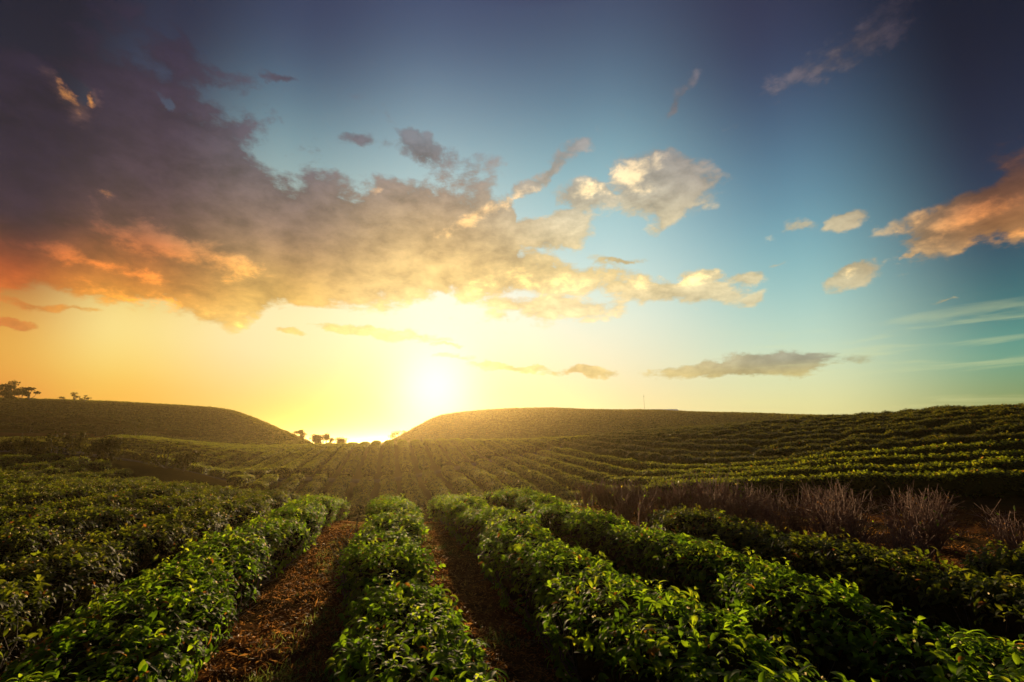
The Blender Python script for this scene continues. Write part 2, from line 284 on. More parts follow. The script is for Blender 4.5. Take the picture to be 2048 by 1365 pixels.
# ---------------------------------------------------------------- mesh helpers
class MB:
    def __init__(s): s.v=[];s.f=[];s.m=[];s.r=[];s.n=0
    def add(s,v,quads,mat=0,rnd=.5):
        v=np.asarray(v,np.float32).reshape(-1,3); q=np.asarray(quads,np.int32).reshape(-1,4)
        s.v.append(v); s.f.append(q+s.n); s.m.append(np.full(len(q),mat,np.int32))
        s.r.append(np.broadcast_to(np.asarray(rnd,np.float32),(len(v),)).copy()); s.n+=len(v)
    def build(s,name,mats,parent=None,smooth=True,loc=(0,0,0)):
        v=np.concatenate(s.v)-np.array(loc,np.float32); f=np.concatenate(s.f); me=bpy.data.meshes.new(name)
        me.vertices.add(len(v)); me.vertices.foreach_set('co',v.ravel())
        me.loops.add(len(f)*4); me.loops.foreach_set('vertex_index',f.ravel())
        me.polygons.add(len(f)); me.polygons.foreach_set('loop_start',np.arange(len(f),dtype=np.int32)*4)
        me.polygons.foreach_set('material_index',np.concatenate(s.m)); me.polygons.foreach_set('use_smooth',np.full(len(f),smooth))
        a=me.attributes.new('rnd','FLOAT','POINT'); a.data.foreach_set('value',np.concatenate(s.r))
        for m in mats: me.materials.append(m)
        me.update(calc_edges=True)
        o=bpy.data.objects.new(name,me); C.objects.link(o)
        if parent: o.parent=parent
        else: o.location=loc
        return o
def tag(o,label=None,cat=None,group=None,kind=None):
    for k,v in (('label',label),('category',cat),('group',group),('kind',kind)):
        if v: o[k]=v
    return o
def empty(name,loc):
    o=bpy.data.objects.new(name,None); C.objects.link(o); o.location=loc; o.empty_display_size=.3; return o
def unit(v): return v/np.maximum(np.linalg.norm(v,axis=-1,keepdims=True),1e-9)
def leaves(mb,P,D,U,Ln,Wd,seg=4,curl=.5,mat=0,rnd=.5,fold=.15):
    """leaf blades: base P, direction D, upper side U, arching down by curl"""
    P,D,U=[np.asarray(a,float) for a in (P,D,U)]; n=len(P)
    if n==0: return
    Ln=np.broadcast_to(Ln,(n,))[:,None]; Wd=np.broadcast_to(Wd,(n,))[:,None]; cu=np.broadcast_to(curl,(n,))[:,None]
    S=unit(np.cross(D,U)); U=unit(np.cross(S,D)); r=np.broadcast_to(rnd,(n,))
    if seg==1:
        v=np.stack([P,P+D*Ln*.5+S*Wd*.5-U*Ln*cu*.12,P+D*Ln-U*Ln*cu*.5,P+D*Ln*.5-S*Wd*.5-U*Ln*cu*.12],1)
        b=np.arange(n)[:,None]*4; mb.add(v,b+np.array([0,1,2,3]),mat,np.repeat(r,4)); return
    rows=[]
    for i in range(seg+1):
        t=i/seg; th=cu*t*1.6
        c=P+Ln*(D*np.where(np.abs(th)<1e-3,t,np.sin(th)/np.maximum(cu*1.6,1e-3))-U*(1-np.cos(th))/np.maximum(cu*1.6,1e-3))
        w=Wd*.5*max(math.sin(math.pi*min(1,t*.93+.05))**.75,.03)
        if seg>=4: rows+= [c-S*w+U*w*fold*2, c, c+S*w+U*w*fold*2]
        else: rows+=[c-S*w,c+S*w]
    k=3 if seg>=4 else 2
    v=np.stack(rows,1); q=[]
    for i in range(seg):
        for j in range(k-1): q.append([i*k+j,i*k+j+1,(i+1)*k+j+1,(i+1)*k+j])
    nv=(seg+1)*k; b=(np.arange(n)*nv)[:,None,None]; mb.add(v,(b+np.array(q)[None]).reshape(-1,4),mat,np.repeat(r,nv))
def tubes(mb,A,B,ra,rb,mat=0,sides=4,bend=None,segs=1,rnd=.5):
    """many tapered sticks at once; optional bend vector for the middle"""
    A=np.asarray(A,float);B=np.asarray(B,float);n=len(A)
    if n==0: return
    ra=np.broadcast_to(ra,(n,))[:,None];rb=np.broadcast_to(rb,(n,))[:,None]
    D=unit(B-A); X=unit(np.cross(D,np.array([.31,.17,.93]))); Yv=np.cross(D,X); rings=[]
    for i in range(segs+1):
        t=i/segs; c=A+(B-A)*t
        if bend is not None: c=c+bend*4*t*(1-t)
        r=ra*(1-t)+rb*t
        for j in range(sides):
            a=2*math.pi*j/sides; rings.append(c+X*r*math.cos(a)+Yv*r*math.sin(a))
    v=np.stack(rings,1); q=[]
    for i in range(segs):
        for j in range(sides):
            j2=(j+1)%sides; q.append([i*sides+j,i*sides+j2,(i+1)*sides+j2,(i+1)*sides+j])
    nv=(segs+1)*sides; b=(np.arange(n)*nv)[:,None,None]
    mb.add(v,(b+np.array(q)[None]).reshape(-1,4),mat,rnd)
# ---------------------------------------------------------------- ground
def build_ground():
    ang=np.concatenate([np.linspace(-62,62,620),np.linspace(66,294,76)]); R=np.concatenate([[.01],np.geomspace(1.2,320,420),np.geomspace(340,9000,46)])
    A,RR=np.meshgrid(np.radians(ang),R); x=RR*np.sin(A); y=RR*np.cos(A)
    z=H(x,y); z+=(fbm(x*1.3,y*1.3,3)-.5)*.10*np.clip(60/RR,0,1)+(fbm(x*6,y*6,8,3)-.5)*.075*np.clip(1.3-RR/30,0,1)
    v=np.stack([x,y,z],-1).reshape(-1,3); na=len(ang); nr=len(R)
    i,j=np.meshgrid(np.arange(nr-1),np.arange(na),indexing='ij'); j2=(j+1)%na
    q=np.stack([i*na+j,(i+1)*na+j,(i+1)*na+j2,i*na+j2],-1).reshape(-1,4)[:, ::-1]
    mb=MB(); mb.add(v,q); 
    o=mb.build('ground',[M_ground]); tag(o,kind='structure')
build_ground()
def strip(name,pts,width,mat,lift=.03,wob=.25,seed=0):
    p=resample(np.array(pts,float),1.0); t=unit(np.gradient(p,axis=0)); nrm=np.stack([-t[:,1],t[:,0]],-1)
    w=width/2*(1+wob*(vn(np.arange(len(p))*.4,0,seed)-.5)*2); mb=MB(); k=7; rows=[]
    for j in range(k):
        c=p+nrm*(w*(2*j/(k-1)-1))[:,None]; z=H(c[:,0],c[:,1])+lift+.05*np.clip(60/60,0,1)
        if j in(0,k-1): z=z-.25
        rows.append(np.stack([c[:,0],c[:,1],z],-1))
    v=np.stack(rows,1).reshape(-1,3); i,j=np.meshgrid(np.arange(len(p)-1),np.arange(k-1),indexing='ij')
    mb.add(v,np.stack([i*k+j,(i)*k+j+1,(i+1)*k+j+1,(i+1)*k+j],-1).reshape(-1,4)); o=mb.build(name,[mat]); tag(o,kind='structure'); return o
def resample(p,ds):
    d=np.concatenate([[0],np.cumsum(np.linalg.norm(np.diff(p,axis=0),axis=1))]); n=max(2,int(d[-1]/ds)+1)
    s=np.linspace(0,d[-1],n)
    if len(p)>3:   # smooth
        q=np.stack([np.interp(s,d,p[:,i]) for i in range(p.shape[1])],-1)
        for _ in range(3): q[1:-1]=(q[:-2]+2*q[1:-1]+q[2:])/4
        return q
    return np.stack([np.interp(s,d,p[:,i]) for i in range(p.shape[1])],-1)
# ---------------------------------------------------------------- tea rows
ORD=['first','second','third','fourth','fifth','sixth','seventh','eighth','ninth','tenth','eleventh','twelfth','thirteenth','fourteenth','fifteenth','sixteenth','seventeenth','eighteenth','nineteenth','twentieth']
TENS={20:'twenty',30:'thirty',40:'forty',50:'fifty'}
def ordinal(i):
    if i<=20: return ORD[i-1]
    t=i//10*10; return (TENS[t][:-1]+'ieth') if i==t else TENS[t]+'-'+ORD[i-t-1]
def hedge(label,group,path,w=1.15,h=.85,lumpy=1.,dens=300,ll=.11,seed=0,near=False,pinch=(),cat='tea row',stems=0,bud_glints=0,mats=None,rnd_hi=1.,lod=None,name='tea_row',core=.86,ds=.22):
    rg=np.random.default_rng(seed+1000); p=resample(np.asarray(path,float),ds); n=len(p)
    if n<3: return
    t=unit(np.gradient(p,axis=0)); nr=np.stack([t[:,1],-t[:,0]],-1); d=np.arange(n)*ds; tot=d[-1]
    z=H(p[:,0],p[:,1])
    wob=(vn(d*.9,0,seed)-.5)
    lump=.90+.10*np.abs(np.sin(d*1.9+3*vn(d*.5,0,seed+5)))+.12*(vn(d*1.7,3,seed+2)-.5)
    lump=1+(lump-1)*lumpy
    for c,a,wd in pinch: lump=lump*(1-a*np.exp(-((d-c)/wd)**2))
    endf=np.clip(np.minimum(d,tot-d)/.55,0,1); endf=np.sqrt(1-(1-endf)**2)
    W=w*lump*(.35+.65*endf); Hh=h*(lump*.8+.2)*(.55+.45*endf)*(1+.09*(vn(d*.6,1,seed+9)-.5)*2)
    cx=p[:,0]+nr[:,0]*wob*.25; cy=p[:,1]+nr[:,1]*wob*.25
    def surf(i,th,k):                     # i float index along, th angle from the top, k shell scale
        a=np.clip(i,0,n-1.001); i0=a.astype(int); f=a-i0
        g=lambda A:A[i0]*(1-f)+A[i0+1]*f
        sx=np.sign(np.sin(th))*np.abs(np.sin(th))**.75; cz=np.sign(np.cos(th))*np.abs(np.cos(th))**.6
        bump=1+.12*(fbm(a*ds*2.3,th*1.6,seed+3,2)-.5)*2
        ox=g(W)*.5*sx*k*bump*(1-.25*np.clip(-cz,0,1)); zz=g(Hh)*(.48+.52*cz*k*bump)
        X=g(cx)+g(nr[:,0])*ox; Y=g(cy)+g(nr[:,1])*ox; Z=g(z)+np.maximum(zz,.03)
        NX=g(nr[:,0])*np.sin(th); NY=g(nr[:,1])*np.sin(th)
        ef=np.clip((.8-np.minimum(a*ds,tot-a*ds))/.8,0,1)*np.sign(a*ds-tot/2)
        NX=NX+g(t[:,0])*ef; NY=NY+g(t[:,1])*ef
        return np.stack([X,Y,Z],-1),unit(np.stack([NX,NY,np.cos(th)*.9+.15],-1))
    K=11; ths=np.radians(np.linspace(-140,140,K)); I,T=np.meshgrid(np.arange(n,dtype=float),ths,indexing='ij')
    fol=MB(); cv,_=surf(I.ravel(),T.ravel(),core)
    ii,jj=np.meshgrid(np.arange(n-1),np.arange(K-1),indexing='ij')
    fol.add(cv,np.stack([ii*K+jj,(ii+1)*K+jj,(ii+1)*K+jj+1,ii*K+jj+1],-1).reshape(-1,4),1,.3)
    for e,s in ((0,1),(n-1,-1)):          # close the ends
        for j in range(K//2):
            a,b,c2,d2=e*K+j,e*K+j+1,e*K+K-2-j,e*K+K-1-j
            if b<c2: fol.f.append(np.array([[a,b,c2,d2]],np.int32)); fol.m.append(np.array([1],np.int32))
    m=max(4,int(dens*tot)); cl=5 if near else 3
    nc=m//cl; si=rg.uniform(0,n-1,nc); th=np.radians(np.clip(rg.normal(0,62,nc),-128,128))
    P,Nn=surf(si,th,1.)
    P=P-Nn*(rg.random(nc)**2*.16)[:,None]+Nn*(.06*(rg.random(nc)**3))[:,None]
    topn=np.clip(Nn[:,2],0,1)
    ax=unit(Nn*.8+np.array([0,0,.6])+rg.normal(0,.28,(nc,3)))
    # shoots: leaves radiate round each axis
    P=np.repeat(P,cl,0); axr=np.repeat(ax,cl,0); ang=rg.uniform(0,2*math.pi,nc*cl); X=unit(np.cross(axr,np.array([.3,.9,.1]))); Yv=np.cross(axr,X)
    rad=X*np.cos(ang)[:,None]+Yv*np.sin(ang)[:,None]; lift=rg.uniform(.15,1.1,nc*cl)[:,None]
    D=unit(rad+axr*lift); U=unit(axr-rad*lift*.7)
    base=P+axr*(rg.uniform(-.02,.05,nc*cl)[:,None])*(ll/.1)
    ln=ll*rg.uniform(.6,1.25,nc*cl)*(1.1-.3*rg.random(nc*cl))
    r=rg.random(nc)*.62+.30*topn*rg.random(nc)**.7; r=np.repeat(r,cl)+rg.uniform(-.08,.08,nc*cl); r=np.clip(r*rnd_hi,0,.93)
    odd=rg.random(nc*cl); r=np.where(odd>.975,.97,r)
    loc=(float(p[0,0]),float(p[0,1]),float(z[0]))
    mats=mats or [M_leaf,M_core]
    if lod is None: lod=4 if near else 2
    if near:
        dist=np.hypot(base[:,0],base[:,1]-0); c_=dist<7
        leaves(fol,base[c_],D[c_],U[c_],ln[c_],ln[c_]*.42,4,rg.uniform(.25,1.1,c_.sum()),0,r[c_])
        c_=~c_; leaves(fol,base[c_],D[c_],U[c_],ln[c_]*1.05,ln[c_]*.46,2,rg.uniform(.3,1.,c_.sum()),0,r[c_])
    else: leaves(fol,base,D,U,ln,ln*(.5 if lod>1 else .6),lod,rg.uniform(.2,.9,nc*cl),0,r)
    if near:                              # taller young shoots standing out of the plucked top
        nsp=int(7*tot); si=rg.uniform(0,n-1,nsp); th=np.radians(rg.normal(0,34,nsp)); Ps,Ns=surf(si,th,1.0)
        ax=unit(Ns*.4+np.array([0,0,1.])+rg.normal(0,.18,(nsp,3))); hs=rg.uniform(.04,.17,nsp)
        for q in range(5):
            an=rg.uniform(0,6.28,nsp); X=unit(np.cross(ax,np.array([.3,.9,.1]))); Y_=np.cross(ax,X); rd=X*np.cos(an)[:,None]+Y_*np.sin(an)[:,None]; li=rg.uniform(.3,1.4,nsp)[:,None]
            leaves(fol,Ps+ax*(hs*(.4+.15*q))[:,None],unit(rd+ax*li),unit(ax-rd*li*.7),ll*rg.uniform(.7,1.2,nsp),ll*.4,4 if tot and lod==4 and dens>1200 else 2,rg.uniform(.5,1.2,nsp),0,rg.uniform(.7,.93,nsp))
        tubes(fol,Ps-ax*.05,Ps+ax*hs[:,None],.003,.002,1,3)
    if bud_glints:
        nb=int(bud_glints*tot); si=rg.uniform(0,n-1,nb); th=np.radians(np.clip(rg.normal(0,50,nb),-95,95)); Pb,Nb=surf(si,th,1.05)
        for q in range(2):
            Db=unit(Nb+rg.normal(0,.6,(nb,3))); leaves(fol,Pb,Db,unit(np.cross(Db,rg.normal(0,1,(nb,3)))),.020,.018,1,.1,2,rg.random(nb))
    if stems:
        e=tag(empty(name,loc),label,cat,group)
        f=fol.build('foliage',[mats[0],mats[1],M_bud_glint],smooth=True,loc=loc); f.location=(0,0,0); f.parent=e
        sb=MB(); ns=int(stems*tot); si=rg.uniform(0,n-1,ns); th=np.radians(rg.uniform(-120,120,ns)); B,_=surf(si,th,.97)
        i0=np.clip(si+rg.normal(0,.8,ns),0,n-1.01).astype(int); side=rg.uniform(-.16,.16,ns)+np.sin(th)*.12
        A=np.stack([cx[i0]+nr[i0,0]*side,cy[i0]+nr[i0,1]*side,z[i0]-.03],-1)
        bd=np.stack([nr[i0,0]*np.sin(th)*.10,nr[i0,1]*np.sin(th)*.10,-.02*np.ones(ns)],-1)+rg.normal(0,.02,(ns,3))
        tubes(sb,A,B,rg.uniform(.006,.014,ns),.003,0,4,bd,3)
        # side twigs
        k2=ns; m0=(A+B)/2+bd; B2=m0+unit(B-A+rg.normal(0,.5,(ns,3)))*.28; tubes(sb,m0,B2,.004,.002,0,3)
        s=sb.build('branches',[M_bark],smooth=True,loc=loc); s.location=(0,0,0); s.parent=e
        return e
    o=fol.build(name,[mats[0],mats[1],M_bud_glint],loc=loc); return tag(o,label,cat,group)
rng=np.random.default_rng(5)
# ---------------------------------------------------------------- foreground field
def fx(k,y): return .15-.25*y+1.78*k-(.34 if k<0 else 0)+(.16 if k>0 else 0)
def fg_end(x): return float(np.interp(x,[-34,-28,-22,-13,-8,-4.4,0,3,9,16],[32.5,32.5,31,26,20.3,18.6,18.4,19,19,17]))
side_names=lambda k: ('left' if k<0 else 'right')
for k in range(-18,5):
    ys=max(1.4,(-.15-1.78*k)/.9+.0) if k<0 else 1.4
    if k<0: ys=max(.8,ys-1.0)
    ye=18.
    for _ in range(4): ye=fg_end(fx(k,ye))
    ye-=.2
    if k==3: ye=10.5
    if k==4: ye=6.6
    if ys>ye-2: continue
    if k==4: ys=2.5
    pts=[(fx(k,y)+.08*math.sin(y*.8+k),y) for y in np.linspace(ys,ye,30)]
    d0=float(np.hypot(pts[0][0],pts[0][1]))
    if k==0:
        lab='leafy green tea row in the middle foreground between the two reddish paths'
    else:
        lab=('%s leafy tea row to the %s of the middle foreground row'%(ORD[abs(k)-1],side_names(k))) if abs(k)>1 else ('bright leafy tea row just right of the middle row across the right path' if k==1 else 'dark tea row just left of the middle row across the left path')
        if k==3: lab='short green tea row on the right, ending at the bare brown shrubs'
        if k==4: lab='dark tea row end at the far right edge, nearest the bare shrubs'
    pin={0:[(4.0,.26,.4),(6.4,.16,.35),(9.2,.12,.4)],1:[],-1:[(5,.1,.4),(9,.22,.35),(11.5,.12,.3)]}.get(k,[(rng.uniform(2,12),.15,.4)])
    hh=.75
    ww={0:1.0,-1:1.0,1:1.08}.get(k,1.1)
    nearrow=abs(k)<=4
    hedge(lab,'tea rows of the near field',pts,ww,hh,dens=1700 if nearrow else 1100,ll=.088 if nearrow else .095,seed=k+50,near=True,pinch=pin,stems=26 if nearrow else 18,bud_glints=30 if k>0 else (60 if k<0 else 12),mats=[M_dimmed if (k<-1 or k>2) else M_leaf,M_core],rnd_hi=1.)  # outer rows take the leaf with dimming painted in
# ---------------------------------------------------------------- middle hillside rows
CROSS=np.array([at(a,b,Y)[:2] for a,b,Y in [(330,945,43),(450,962,42),(600,958,44),(760,945,47),(900,925,51.5),(1080,902,58),(1180,880,65)]])
def dist_line(p,line):
    best=1e9
    for a,b in zip(line[:-1],line[1:]):
        ab=b-a; t=np.clip(np.dot(p-a,ab)/np.dot(ab,ab),0,1); best=min(best,np.linalg.norm(p-a-t*ab))
    return best
CREST=lambda x: float(np.interp(x,[-60,-45,-35,-20,-12,-4,0,5,14,23,30,36,42,50],[78,80,82,84,84,83,82,79,74,66,60,56,53,50]))
LOW=lambda x: float(np.interp(x,[-60,-40,-31,-25,-20,-12,-6,-2,1.5,4,6.5,9,12,20,40],[70,54,43,39,36,32,31,29,26,22,19.8,18.4,17,13.6,12]))
def rowcurve(c,a=.22):
    lw=np.concatenate([np.linspace(-32,-.7,400),np.log(1-np.exp(-np.linspace(.7,32,400)))]); l1=np.concatenate([np.log(1-np.exp(np.linspace(-32,-.7,400))),-np.linspace(.7,32,400)])
    xp=c-l1/a; yp=c-lw/a
    # x'=(x+.25y)/1.03 ; y'=.15x+.99y-4.2
    X=1.03*xp; B=yp+4.2; y=(B-.15*X)/(.99-.15*.25); x=X-.25*y
    return np.stack([x,y],-1)
mid=[]
for j in range(-26,22):
    c=.1+1.85*j; q=rowcurve(c); q=resample(q,.5)
    keep=[]
    for p in q:
        ok=(p[1]<CREST(p[0])+3) and p[1]>LOW(p[0])+.5 and -56<p[0]<54 and p[0]<p[1]*1.25+2 and dist_line(p,CROSS)>1.3
        keep.append(ok)
    keep=np.array(keep); segs=[];s=None
    for i,kk in enumerate(keep):
        if kk and s is None: s=i
        if (not kk or i==len(keep)-1) and s is not None:
            if i-s>6: segs.append(q[s:i])
            s=None
    segs.sort(key=lambda g:-g[:,1].mean())
    for g in segs: mid.append((j,g))
# split the long sweeping rows where the photo shows a gap
tiers={}
out=[]
for j,g in mid:
    nearest=g[:,1].min(); 
    out.append((j,g,'upper' if (dist_line(g[np.argmax(g[:,1])],CROSS)>3 and g[:,1].max()>CREST(g[np.argmax(g[:,1]),0])-1) else 'lower'))
cnt={'upper':0,'lower':0,'right':0}
for j,g,tier in out:
    sweeping=g[:,0].max()>12
    tname='right' if sweeping else tier
    cnt[tname]+=1; i=cnt[tname]
    if tname=='upper': lab='%s row from the left on the middle hillside above the cross path'%ordinal(i)
    elif tname=='lower': lab='%s short row from the left just below the cross path of the middle hillside'%ordinal(i)
    else: lab='%s curving row up the right hillside, counted from the near field'%ordinal(i)
    grp={'upper':'tea rows above the cross path','lower':'tea rows below the cross path','right':'curving tea rows on the right hillside'}[tname]
    br=tname=='right' and j>10
    hedge(lab,grp,g,1.4 if br else 1.15,.85 if br else .78,lumpy=2. if br else .7,pinch=[(rng.uniform(0,40),.5,.5) for _ in range(4)] if br else [(rng.uniform(2,30),.3,.4)],dens=640,ll=.115,seed=300+j*3+cnt[tname],near=False,mats=[M_far if br else M_mid,M_mass],rnd_hi=.97 if br else .95,lod=2,core=.93,ds=.35,bud_glints=2 if tname=='right' else 0)
# ---------------------------------------------------------------- left knoll and left field rows
for i in range(8):
    y0=46.5+i*2.1
    pts=[]
    for x in np.linspace(-60,-31,40):
        y=y0+.10*(x+45)-.012*(x+45)**2*0+1.0*math.sin(x*.12)
        pts.append((x,y))
    pts=[p for p in pts if dist_line(np.array(p),CROSS)>2 and not(p[0]>-36 and p[1]<52) and p[1]>44+(-p[0]-44)*.25]
    if len(pts)>5: hedge('%s row from the front on the small knoll at the left'%ordinal(i+1),'tea rows on the small left knoll',pts,1.3,.9,dens=220,ll=.17,seed=500+i,mats=[M_far,M_core],lod=2,core=.94,ds=.4)
# ---------------------------------------------------------------- far hills
for i in range(36):
    y0=86+i*1.9
    pts=[(x,y0+.06*(x+95)-.0022*(x+75)**2*(1 if x>-75 else .3)) for x in np.linspace(-165,-22,66)]
    pts=[p for p in pts if p[0]>-p[1]*1.2 and p[1]>83 and not(p[0]<-62 and 88<p[1]<99) and p[0]<-.40*p[1]]
    if len(pts)>8: hedge('%s low terrace row from the foot of the dark left hill'%ordinal(i+1),'terrace rows on the dark left hill',pts,1.3,.8,dens=40,ll=.32,seed=600+i,mats=[M_far,M_mass],lumpy=2.2,lod=1,core=.97,ds=1.1)
for i in range(54):
    y0=112+i*1.95
    pts=[(x,y0-.05*(x)+.0016*(x-20)**2*(1 if x<20 else -.3)) for x in np.linspace(-34-i*.25,105,60)]
    pts=[p for p in pts if abs(p[0]-(14+(200-p[1])*.28))> 2.6 or p[1]>209]
    hedge('%s fine row from the foot of the broad hill behind the sunlit field'%ordinal(i+1),'fine rows on the broad back hill',pts,1.35,.8,dens=32,ll=.36,seed=700+i,mats=[M_far,M_mass],lumpy=2.2,lod=1,core=.97,ds=1.2)
# ---------------------------------------------------------------- tracks
o=strip('track',[at(a,b,Y)[:2] for a,b,Y in [(-60,884,48),(40,886,45),(110,894,41),(150,908,38.5),(200,922,38),(270,932,39),(350,944,41),(430,958,43)]],2.6,M_track,.05)
strip('cross_path',CROSS,2.0,M_track,.04)
strip('hill_path',[(14+(200-y)*.28,y) for y in (209,190,170,150,130,116)],3.2,M_bank,.1)
strip('side_path',[at(a,b,Y)[:2] for a,b,Y in [(270,926,41),(310,918,46),(380,905,54),(470,897,66)]],1.4,M_bank,.05)
# ---------------------------------------------------------------- bare shrubs
def bare_shrub(loc,label,h=1.2,sp=.7,n=60,seed=0,group=None,lean=(0,0),name='bare_shrub',mat=None,leafy=0):
    rg=np.random.default_rng(seed); e=tag(empty(name,(loc[0],loc[1],float(H(loc[0],loc[1])))),label,'shrub',group)
    mb=MB(); base=np.array([loc[0],loc[1],float(H(loc[0],loc[1]))-.05])
    ns=max(5,n//9); a=rg.uniform(0,2*math.pi,ns); rr=rg.uniform(.0,.5,ns)**.6
    A=base+np.stack([np.cos(a)*sp*.35*rr,np.sin(a)*sp*.35*rr,np.zeros(ns)],-1)
    B=base+np.stack([np.cos(a)*sp*.55*rr+lean[0],np.sin(a)*sp*.55*rr+lean[1],h*rg.uniform(.4,.6,ns)],-1)
    tubes(mb,A,B,.022,.012,0,5,rg.normal(0,.04,(ns,3)),3)
    tw=MB(); pick=rg.integers(0,ns,n); t=rg.uniform(.25,1,n)[:,None]; A2=A[pick]+(B-A)[pick]*t
    dr=unit(np.stack([np.cos(a[pick])+rg.normal(0,.7,n),np.sin(a[pick])+rg.normal(0,.7,n),rg.uniform(1.4,4.2,n)],-1))
    ln=h*rg.uniform(.3,.62,n)[:,None]; B2=A2+dr*ln; B2[:,2]=np.minimum(B2[:,2],base[2]+h*rg.uniform(.85,1.05,n))
    tubes(tw,A2,B2,.0085,.0045,0,3,rg.normal(0,.06,(n,3)),2)
    m=int(n*2.2); pick=rg.integers(0,n,m); t=rg.uniform(.3,1,m)[:,None]; A3=A2[pick]+(B2-A2)[pick]*t
    dr=unit(unit(B2-A2)[pick]+rg.normal(0,.7,(m,3))); B3=A3+dr*rg.uniform(.08,.3,m)[:,None]*h; tubes(tw,A3,B3,.0055,.003,0,3)
    lp=A3[:m//3]; leaves(tw,lp,unit(rg.normal(0,1,(len(lp),3))),unit(rg.normal(0,1,(len(lp),3))),.035,.02,1,.5,1,rg.random(len(lp)))
    if leafy:
        lp=B3[:leafy]; leaves(tw,lp,unit(rg.normal(0,1,(len(lp),3))),unit(rg.normal(0,1,(len(lp),3))+[0,0,1.5]),.08,.035,2,.6,2,rg.random(len(lp)))
    s=mb.build('stems',[mat or M_dead],loc=tuple(e.location)); s.location=(0,0,0); s.parent=e
    s=tw.build('twigs',[mat or M_dead,M_litter,M_leaf],loc=tuple(e.location)); s.location=(0,0,0); s.parent=e
    return e
ci=0
for y in np.arange(9.5,18.6,1.0):      # dead part of the fourth row and the end of the third
    x=fx(4,y)+.1*math.sin(y*3); ci+=1
    h=float(np.interp(y,[9,11.5,13,18],[1.05,1.45,1.1,.9]))
    bare_shrub((x,y),'%s leafless brown shrub from the back of the bare row behind the green tea rows'%ordinal(11-ci),h,.95,110,900+ci,'leafless shrubs in the dead tea row')
spots=[(fx(3,11.6),11.6,1.1),(fx(4,8.3),8.3,1.35),(fx(4,7.4),7.4,.95),(fx(5,8.8),8.8,1.2),(fx(5,10.4),10.4,1.3),(fx(5,12.2),12.2,1.1),(fx(5,14.2),14.2,1.1),(fx(4,9.0)+.5,8.9,.8),(fx(6,10.5),10.5,1.3),(fx(5,7.4),7.4,1.1),(fx(6,12.8),12.8,1.15)]
labs=['bare brown shrub at the far end of the short green row on the right','tall greyish bare shrub beside the end of the third row','low reddish bare shrub in front of the taller bare ones','bare shrub in the dark right hand thicket, nearest the green hillside rows','slender bare shrub standing behind the greyish tall shrub','bare shrub near the foot of the right hillside, left of the thicket','small bare shrub at the back of the right thicket','stunted bare shrub among fallen stems at the right','dark bare shrub near the right edge of the view','bare shrub above the dark tea row end at the far right','furthest bare shrub toward the right edge']
for i,(s,l) in enumerate(zip(spots,labs)): bare_shrub((s[0],s[1]),l,s[2],.9,120,950+i,'leafless shrubs in the right hand thicket',leafy=20 if i%3==0 else 0)
bare_shrub((fx(0,7.6)-.62,7.6),'grey leafless stump with thin upright shoots beside the left path',.95,.35,26,980,None,name='pruned_stump',mat=M_bark)
# ---------------------------------------------------------------- path litter and grass
def scatter_ground():
    rg=np.random.default_rng(77)
    for nm,mat,cnt,kind in (('leaf_litter',M_litter,210000,0),('path_grass',M_grass,0,1)):
        mb=MB()
        if kind==0:
            R=2.4+ (rg.random(cnt)**1.1)*19; a=rg.uniform(-.9,.85,cnt); x=R*np.sin(a)*1.0; y=R*np.cos(a)-1.2
            k=(x-.15+.25*y)/1.78; k=np.where(k<-.4,k+.19,np.where(k>.5,k-.09,k)); off=np.abs(k-np.round(k)); m=off>.18; x,y=x[m],y[m]; n=len(x)
            P=np.stack([x,y,H(x,y)+rg.uniform(.0,.035,n)],-1); P[:,2]+=(fbm(x*1.3,y*1.3,3)-.5)*.10+(fbm(x*6,y*6,8,3)-.5)*.075
            D=rg.normal(0,1,(n,3)); D[:,2]*=.35; U=rg.normal(0,.5,(n,3)); U[:,2]+=1
            leaves(mb,P,unit(D),unit(U),rg.uniform(.015,.06,n)*np.where(rg.random(n)>.7,2.2,1),rg.uniform(.005,.02,n),1,rg.uniform(.3,1.5,n),0,rg.random(n))
        else:
            nt=5500; R=2.6+rg.random(nt)*17; a=rg.uniform(-.75,.6,nt); x=R*np.sin(a); y=R*np.cos(a)
            k=(x-.15+.25*y)/1.78; off=np.abs(k-np.round(k)); m=(off>.26)&(fbm(x*.7,y*.7,11)>.47); x,y=x[m],y[m]
            x=np.repeat(x,14)+rg.normal(0,.07,len(x)*14); y=np.repeat(y,14)+rg.normal(0,.07,len(y)*14); n=len(x)
            P=np.stack([x,y,H(x,y)-.01],-1); D=rg.normal(0,.55,(n,3)); D[:,2]=1; U=rg.normal(0,1,(n,3)); U[:,2]=.1
            leaves(mb,P,unit(D),unit(U),rg.uniform(.04,.13,n),rg.uniform(.004,.009,n),2,rg.uniform(.3,1.2,n),0,rg.random(n))
        o=mb.build(nm,[mat]); tag(o,'reddish brown dead leaves and straw littering the paths between tea rows' if kind==0 else 'small yellow green grass tufts growing along the reddish paths','leaf litter' if kind==0 else 'grass',kind='stuff')
scatter_ground()
